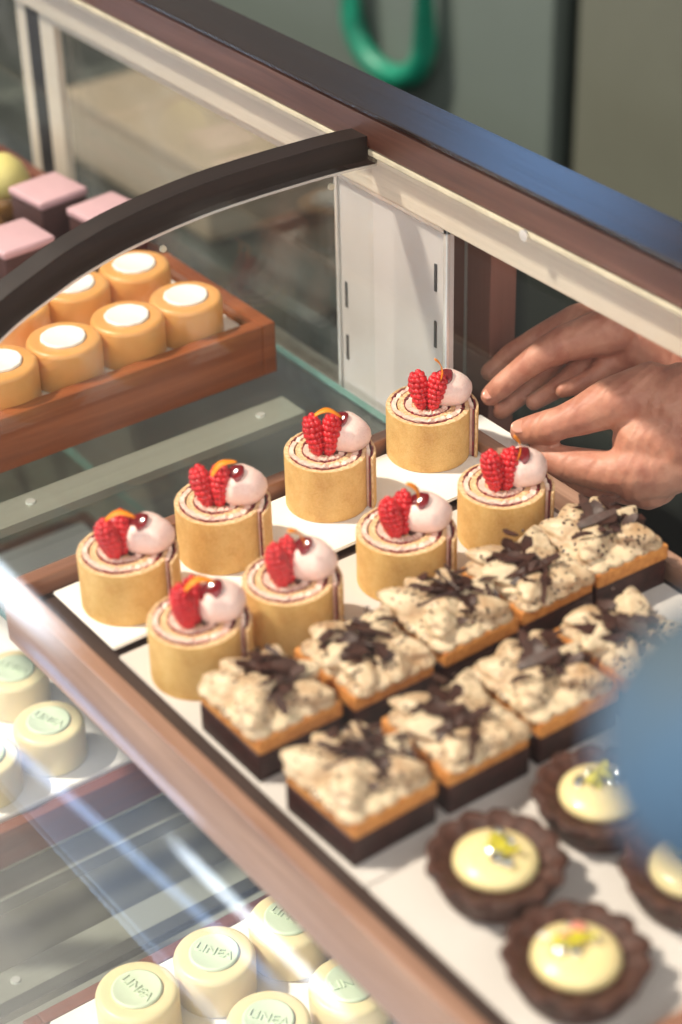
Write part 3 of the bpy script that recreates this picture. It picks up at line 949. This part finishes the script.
for i, (x, y, k, lab) in enumerate(slices):
    if k in used: o = copy_tree(protos[k])
    else: o = protos[k]; used.add(k)
    o.location = (x, y, 0.0002); o.rotation_euler.z = [0, PI, 0.02, PI + 0.02, -0.03, 0.03, PI, 0.0, PI][i] * 1.0
    # biscuit ends face the near side
    tag(o, lab, 'cake slice', 'chocolate slices with speckled cream')


# ------------------------------------------------------------------ tarts
def make_tart(kind):
    r = empty('chocolate_tart')
    fl = 13
    def wob(a, rad, z): return 1 + ((0.105 + 0.03 * math.sin(3 * a)) * (abs(math.sin(fl * a / 2)) - 0.5) if rad > 0.022 and z > 0.003 else 0)
    bm = bmesh.new()
    lathe(bm, [(0, 0), (0.0235, 0), (0.0250, 0.0015), (0.0300, 0.0150), (0.0318, 0.0180), (0.0314, 0.0198), (0.0290, 0.0200), (0.0258, 0.0185), (0.0236, 0.0165), (0.0205, 0.0150), (0, 0.0150)], 130, wob=wob)
    rs_ = random.Random(kind + 5)
    for v in bm.verts:
        if v.co.z > 0.003: v.co += Vector((rs_.uniform(-1, 1), rs_.uniform(-1, 1), rs_.uniform(-1, 1))) * 0.00045
    new_obj('tart_shell', bm, M['pastry'], r, True)
    bm = bmesh.new()
    lathe(bm, [(0, 0.0145), (0.0180, 0.0145), (0.0200, 0.0165), (0.0196, 0.0192), (0.0170, 0.0216), (0.0120, 0.0232), (0.0060, 0.0238), (0, 0.0240)], 48)
    new_obj('lemon_cream', bm, M['tart_cream'], r, True)
    rnd = random.Random(kind * 9 + 2)
    bm = bmesh.new()
    for k in range(7):
        a = rnd.uniform(0, 6.28)
        c = Vector((0.001 + rnd.gauss(0, 0.004), 0.004 + rnd.gauss(0, 0.004), 0.0252 + rnd.uniform(0, 0.003)))
        ball(bm, c, (rnd.uniform(0.0026, 0.0050), rnd.uniform(0.0016, 0.0032), 0.0009), sub=2, mat=Euler((rnd.uniform(-.7, .7), rnd.uniform(-.7, .7), a)).to_matrix())
    new_obj('petals', bm, M['green_bit'], r, True)
    bm = bmesh.new()
    for k in range(6):
        c = Vector((rnd.gauss(-0.001, 0.007), rnd.gauss(-0.001, 0.007), 0.0250 + rnd.uniform(0, 0.001)))
        ball(bm, c, (rnd.uniform(0.0026, 0.0042), rnd.uniform(0.0022, 0.0034), 0.0014), sub=2, mat=Euler((rnd.uniform(-.5, .5), rnd.uniform(-.5, .5), 0)).to_matrix())
    new_obj('silver_flake', bm, M['silver'], r, False)
    if kind == 1:
        bm = bmesh.new(); tube(bm, [(-0.016, 0.004, 0.0262), (-0.012, 0.003, 0.0260), (-0.008, 0.002, 0.0250)], 0.0009, 8)
        new_obj('stem', bm, M['board'], r, True)
        bm = bmesh.new(); ball(bm, (-0.0065, 0.003, 0.0265), (0.003, 0.0025, 0.0018)); ball(bm, (0.001, 0.008, 0.0268), (0.004, 0.003, 0.0018))
        new_obj('pink_petal', bm, M['pinkbit'], r, True)
    return r


t0, t1 = make_tart(0), make_tart(1)
tarts = [(t0, 0.3245, -0.1370, 0.2, 'chocolate tart in the middle of the near white board, green petals on its cream'),
         (None, 0.3195, -0.0680, 1.9, 'chocolate tart beside the blurred blue globe, bright silver flake on top'),
         (None, 0.3830, -0.0700, 3.3, 'chocolate tart cut off at the right edge of the photo'),
         (t1, 0.3920, -0.1480, 0.9, 'chocolate tart nearest the camera with a yellow flower and a white stem')]
for ob, x, y, rz, lab in tarts:
    o = ob or copy_tree(t0)
    o.location = (x, y, 0.0002); o.rotation_euler.z = rz
    tag(o, lab, 'tart', 'chocolate lemon tarts')


# ------------------------------------------------------------------ small round cakes
def round_cake(name, R, Hc, mat, disc_r, disc_mat, disc_name, text=None, bumpy=0.0):
    r = empty(name)
    bm = bmesh.new(); b = 0.0035
    prof = [(0, 0), (R - 0.001, 0), (R, 0.001), (R + 0.0002, Hc - b)]
    for k in range(1, 6):
        a = PI / 2 * k / 5; prof.append((R - b + b * math.cos(a), Hc - b + b * math.sin(a)))
    prof += [(disc_r + 0.001, Hc), (disc_r - 0.001, Hc - 0.0006), (0, Hc - 0.0006)]
    lathe(bm, prof, 56, wob=(lambda a, q, z: 1 + bumpy * (math.sin(3 * a) + math.sin(7 * a + 1)) if q > 0.015 else 1))
    new_obj('cake_body', bm, mat, r, True)
    bm = bmesh.new()
    lathe(bm, [(0, Hc - 0.0005), (disc_r - 0.0002, Hc - 0.0005), (disc_r, Hc + 0.0002), (disc_r - 0.0002, Hc + 0.0014), (disc_r - 0.0012, Hc + 0.0019), (disc_r - 0.0022, Hc + 0.0014), (0, Hc + 0.0012)], 48,
          wob=(lambda a, q, z: 1 + 2 * bumpy * (math.sin(5 * a) + math.sin(11 * a))))
    d = new_obj(disc_name, bm, disc_mat, r, True)
    if text:
        cu = bpy.data.curves.new('lettering', 'FONT'); cu.body = text; cu.size = 0.0088; cu.extrude = 0.0005; cu.bevel_depth = 0.00012
        cu.align_x = 'CENTER'; cu.align_y = 'CENTER'; cu.space_character = 1.05
        to = bpy.data.objects.new('lettering', cu); COL.objects.link(to); bpy.context.view_layer.update()
        dg = bpy.context.evaluated_depsgraph_get(); me = bpy.data.meshes.new_from_object(to.evaluated_get(dg))
        bpy.data.objects.remove(to)
        me.materials.clear(); me.materials.append(M['mint'])
        t = bpy.data.objects.new('lettering', me); COL.objects.link(t); t.parent = d; t.location = (0, 0, Hc + 0.0016)
        t['label'] = 'raised lettering reading LINEA'
    return r


ZL = -0.2479
iv = round_cake('ivory_cake', 0.0245, 0.0300, M['cream_glaze'], 0.0152, M['mint'], 'mint_disc', 'LINEA')
ivs = [
    (0.0930, -0.1560, 0.55, 'ivory cake with green disc standing between two others in the bottom row, lettering clear'),
    (0.0900, -0.2080, 0.15, 'ivory cake left of centre in the bottom row, its lettering tilted steeply'),
    (0.0960, -0.1040, 0.35, 'ivory cake partly beside the walnut tray rim, furthest right in the far bottom row'),
    (0.0860, -0.2560 + 0.02, 0.9, None),
    (0.1620, -0.1060, 1.3, 'ivory cake nearest the tray rim in the near row, disc bright green'),
    (0.1560, -0.1600, 0.6, 'ivory cake cut by the bottom edge, in the middle of the near row'),
    (-0.1600, -0.1270, 0.4, 'ivory cake on the lower shelf at left, nearest the walnut tray'),
    (-0.2270, -0.1180, 0.4, 'ivory cake on the lower shelf at left, behind the other two'),
    (-0.1560, -0.1800, 0.4, 'ivory cake cut off by the left edge of the photo'),
]
ivs[3] = (0.0930, -0.2600 + 0.0, 0.9, None)
ivs = [q for q in ivs if q[3]]
ivs.append((0.1500, -0.2170, 1.0, 'ivory cake at bottom left corner of the lower shelf, mostly cut off'))
for i, (x, y, rz, lab) in enumerate(ivs):
    o = iv if i == 0 else copy_tree(iv)
    o.location = (x, y, ZL); o.rotation_euler.z = rz
    tag(o, lab, 'cake', 'ivory cakes on the lower shelf')

tan = round_cake('caramel_cake', 0.0250, 0.0285, M['caramel'], 0.0152, M['white_disc'], 'white_disc', None, 0.006)
tn = [(-0.2225, -0.0030, 'caramel cake in the middle of the front row of the red brown tray'),
      (-0.2225, 0.0440, 'caramel cake at the tray corner, nearest the steel panel'),
      (-0.2225, -0.0520, 'caramel cake third from the tray corner in the front row'),
      (-0.2200, -0.1010, 'caramel cake at the left edge of the photo in the front row'),
      (-0.2870, 0.0420, 'caramel cake at the far end of the back row, under the arch'),
      (-0.2880, -0.0070, 'caramel cake second in the back row, behind two front ones'),
      (-0.2860, -0.0560, 'caramel cake of the back row at left, partly under the arch')]
for i, (x, y, lab) in enumerate(tn):
    o = tan if i == 0 else copy_tree(tan)
    o.location = (x, y, 0.0011); o.rotation_euler.z = i * 1.3
    tag(o, lab, 'cake', 'caramel cakes with white discs')

# far tray with pink-topped cubes
tray('wooden_tray', 'dark tray of pink topped cakes beyond the arch at far left', -0.600, -0.331, -0.200, 0.100, ZS, 0.002, M['low_tray'], M['low_tray'], M['dark_base'], 0.01, -0.004)


def cube_cake(x, y, rz, lab):
    r = empty('pink_square_cake', (x, y, -0.0038), rz); tag(r, lab, 'cake', 'pink topped square cakes')
    bm = bmesh.new(); box(bm, (-0.0205, -0.0205, 0), (0.0205, 0.0205, 0.036), 0.002); new_obj('cake_body', bm, M['dkcake'], r, True)
    bm = bmesh.new(); box(bm, (-0.0215, -0.0215, 0.036), (0.0215, 0.0215, 0.0425), 0.002); new_obj('pink_icing', bm, M['pinktop'], r, True)
for q in [(-0.424, 0.050, 0.1, 'pink topped square cake at left beyond the arch, its far neighbour is pale yellow'),
          (-0.364, 0.066, 0.12, 'pink topped square cake nearest the steel sliding door, beyond the arch'),
          (-0.366, -0.010, 0.05, 'pink topped square cake low at the left edge, touching the arch')]:
    cube_cake(*q)
dome = empty('glazed_dome_cake', (-0.424, -0.008, -0.0038)); tag(dome, 'ochre glazed domed cake at the left edge beside the pink topped cakes', 'cake')
bm = bmesh.new(); lathe(bm, [(0, 0), (0.021, 0), (0.022, 0.012), (0.019, 0.026), (0.012, 0.036), (0, 0.040)], 32); new_obj('glaze', bm, M['ochre'], dome, True)
bm = bmesh.new(); lathe(bm, [(0, 0.039), (0.004, 0.0405), (0.002, 0.045), (0, 0.046)], 16); new_obj('tip', bm, M['yellow'], dome, True)
dome = empty('cream_cake', (-0.488, 0.045, -0.0038)); tag(dome, 'pale yellow cream topped cake at the left edge behind the pink ones', 'cake')
bm = bmesh.new(); lathe(bm, [(0, 0), (0.020, 0), (0.021, 0.010), (0.021, 0.020), (0, 0.020)], 32); new_obj('cake_body', bm, M['ochre'], dome, True)
bm = bmesh.new(); lathe(bm, [(0, 0.019), (0.0195, 0.019), (0.021, 0.028), (0.016, 0.040), (0.008, 0.047), (0, 0.050)], 32); new_obj('cream_top', bm, M['yellow'], dome, True)


# ------------------------------------------------------------------ hands and the person they belong to
PXD = 1.0 / F_PX


def hc(bm, pts, step=0.30):
    chain(bm, [(hand_point(u, v, d), r * d * PXD) for (u, v, d, r) in pts], sub=2, step=step)


bm = bmesh.new()
# upper (rear) hand
hc(bm, [(490, 396, 1.282, 10.5), (503, 385, 1.277, 13), (516, 374, 1.274, 13.2), (537, 358, 1.270, 15.5), (565, 343, 1.270, 20), (610, 330, 1.275, 26)])
hc(bm, [(690, 352, 1.280, 30), (640, 338, 1.285, 29), (600, 327, 1.295, 22), (577, 321, 1.303, 17)])
hc(bm, [(690, 372, 1.280, 28), (640, 352, 1.285, 24), (590, 345, 1.295, 17), (566, 344, 1.300, 14)])
hc(bm, [(610, 318, 1.300, 21), (577, 320, 1.303, 17.5), (540, 337, 1.315, 13), (510, 354, 1.320, 11), (489, 372, 1.316, 9.5)])          # index
hc(bm, [(600, 340, 1.305, 19), (562, 350, 1.306, 15), (540, 374, 1.302, 12.5), (519, 396, 1.296, 11), (501, 411, 1.290, 9.4)])          # middle
hc(bm, [(610, 350, 1.300, 18), (588, 360, 1.296, 14), (570, 378, 1.291, 12), (551, 392, 1.287, 10.6), (534, 402, 1.284, 9.4)])        # ring
hc(bm, [(630, 358, 1.290, 16), (608, 364, 1.285, 13), (592, 378, 1.280, 11), (576, 386, 1.276, 10), (562, 390, 1.274, 8.6)])           # little
# lower (front) hand
hc(bm, [(523, 431, 1.248, 13.8), (538, 428, 1.243, 16.2), (551, 426, 1.240, 18.4), (563, 422, 1.237, 17.6), (585, 414, 1.234, 21.5), (612, 402, 1.231, 27), (650, 392, 1.232, 32)])   # thumb
hc(bm, [(715, 410, 1.230, 52), (680, 405, 1.230, 44), (652, 402, 1.232, 34)])
hc(bm, [(700, 430, 1.232, 52), (665, 437, 1.232, 40), (643, 440, 1.233, 32)])
hc(bm, [(690, 440, 1.238, 50), (655, 464, 1.236, 38), (636, 474, 1.236, 30)])
hc(bm, [(640, 468, 1.233, 31), (612, 472, 1.236, 22), (588, 468, 1.241, 20.5), (564, 463, 1.246, 18.5), (541, 455, 1.253, 15)])        # index
hc(bm, [(648, 484, 1.242, 27), (618, 488, 1.250, 16), (590, 484, 1.258, 14), (566, 476, 1.262, 12.5), (548, 467, 1.264, 10.5)])           # middle
hc(bm, [(655, 484, 1.250, 24), (628, 484, 1.262, 15), (602, 477, 1.270, 12.5), (580, 471, 1.276, 11), (562, 463, 1.280, 9.6)])             # ring
hc(bm, [(660, 472, 1.258, 20), (635, 474, 1.270, 13), (612, 468, 1.278, 10.6), (594, 463, 1.284, 9.4), (580, 458, 1.288, 8.4)])           # little
# forearms, upper arms, trunk, neck and head, all outside the frame
sh_a, sh_b = Vector((0.05, 0.60, 0.36)), Vector((0.42, 0.56, 0.36))
wa, wb = hand_point(700, 360, 1.282), hand_point(722, 415, 1.232)
ea, eb = Vector((0.02, 0.500, 0.10)), Vector((0.40, 0.43, 0.10))
chain(bm, [(wa, 0.019), (wa.lerp(ea, 0.5), 0.026), (ea, 0.033), (sh_a, 0.045)], step=0.25)
chain(bm, [(wb, 0.027), (wb.lerp(eb, 0.2), 0.024), (wb.lerp(eb, 0.6), 0.032), (eb, 0.034), (sh_b, 0.045)], step=0.25)
mid = (sh_a + sh_b) / 2
chain(bm, [(sh_a, 0.045), (mid + Vector((0, 0, 0.02)), 0.07), (sh_b, 0.045)])
chain(bm, [(mid, 0.10), (mid + Vector((0, 0.02, -0.45)), 0.10)], step=0.2)
chain(bm, [(mid, 0.05), (mid + Vector((-0.01, -0.03, 0.16)), 0.048)])
hd = mid + Vector((-0.01, -0.055, 0.235))
ball(bm, hd, (0.074, 0.092, 0.110), sub=3)
ball(bm, hd + Vector((0, -0.045, -0.055)), (0.045, 0.045, 0.05), sub=2)
ball(bm, hd + Vector((0, -0.098, -0.02)), (0.012, 0.018, 0.022), sub=2)
for s in (-1, 1): ball(bm, hd + Vector((s * 0.076, 0, -0.01)), (0.010, 0.018, 0.030), sub=2)
person = new_obj('person', bm, M['skin'], None, True)
rm = person.modifiers.new('r', 'REMESH'); rm.mode = 'VOXEL'; rm.voxel_size = 0.0016; rm.use_smooth_shade = True
sm = person.modifiers.new('s', 'SMOOTH'); sm.iterations = 5; sm.factor = 0.6
bake_mods(person)
tag(person, 'person behind the case reaching in with both hands to hold the white board', 'person')
bm = bmesh.new()
chain(bm, [(ea.lerp(wa, 0.05), 0.042), (sh_a, 0.058)], step=0.3); chain(bm, [(eb.lerp(wb, 0.05), 0.042), (sh_b, 0.058)], step=0.3)
chain(bm, [(sh_a, 0.058), (mid, 0.088), (sh_b, 0.058)], step=0.3)
for k in range(14):
    t = k / 13; c = mid + Vector((0, 0.02 * t, -0.02 - 0.62 * t)); ball(bm, c, (0.175 - 0.02 * math.sin(PI * t), 0.118, 0.07), sub=3)
so = new_obj('shirt', bm, M['shirt'], person, True)
rm = so.modifiers.new('r', 'REMESH'); rm.mode = 'VOXEL'; rm.voxel_size = 0.006; rm.use_smooth_shade = True
bake_mods(so)
bm = bmesh.new()
for s in (-1, 1):
    chain(bm, [(mid + Vector((s * 0.085, 0.02, -0.56)), 0.095), (mid + Vector((s * 0.09, 0.02, -0.90)), 0.062), (mid + Vector((s * 0.09, 0.02, -1.30)), 0.045)], step=0.25)
    ball(bm, mid + Vector((s * 0.09, -0.02, -1.325)), (0.042, 0.11, 0.034), sub=2)
to = new_obj('trousers', bm, M['shirt'], person, True)
rm = to.modifiers.new('r', 'REMESH'); rm.mode = 'VOXEL'; rm.voxel_size = 0.008; rm.use_smooth_shade = True
bake_mods(to)
bm = bmesh.new(); ball(bm, hd + Vector((0, 0.022, 0.030)), (0.086, 0.094, 0.100), sub=3); new_obj('hair', bm, M['hair'], person, True)
bm = bmesh.new()
for s in (-1, 1): ball(bm, hd + Vector((s * 0.030, -0.083, 0.004)), (0.011, 0.008, 0.006), sub=2)
new_obj('eye', bm, M['hair'], person, True)
bm = bmesh.new(); ball(bm, hd + Vector((0, -0.090, -0.062)), (0.022, 0.006, 0.006), sub=2); new_obj('mouth', bm, M['rasp'], person, True)


# thumb nails
def nail(u, v, d, du, dv, r_len, r_w, back):
    c = hand_point(u, v, d) - _f * back
    ax = (_r * du - _u * dv).normalized(); nn = (-_f + _u * 0.35).normalized(); ax = (ax - nn * ax.dot(nn)).normalized(); sd_ = nn.cross(ax)
    bm = bmesh.new()
    mat = Matrix((ax, sd_, nn)).transposed()
    ball(bm, c, (r_len, r_w, 0.0012), sub=3, mat=mat)
    return new_obj('thumb_nail', bm, M['nail'], person, True)
nail(518, 427, 1.248, -1, 0.25, 0.0054, 0.0044, 0.0072)
nail(488, 394, 1.282, -0.7, 0.7, 0.0046, 0.0036, 0.0056)

# ------------------------------------------------------------------ blurred globe hanging close to the camera
gc = hand_point(752, 742, 0.42)
gr = 0.0325
gl = empty('hanging_globe', gc)
tag(gl, 'blurred blue grey globe hanging close to the camera at the right edge', 'globe')
bm = bmesh.new(); prof = []
for k in range(25):
    a = -PI / 2 + PI * k / 24; prof.append((max(0, gr * math.cos(a)), gr * 0.98 * math.sin(a)))
lathe(bm, prof, 48); new_obj('shade', bm, M['globe'], gl, True)
bm = bmesh.new(); lathe(bm, [(0, gr - 0.002), (0.009, gr - 0.002), (0.009, gr + 0.008), (0.003, gr + 0.013), (0, gr + 0.013)], 24); new_obj('cap', bm, M['black'], gl, True)
bm = bmesh.new(); tube(bm, [(0, 0, gr + 0.012), (0, 0, gr + 1.2)], 0.0015, 8); new_obj('cord', bm, M['black'], gl, True)
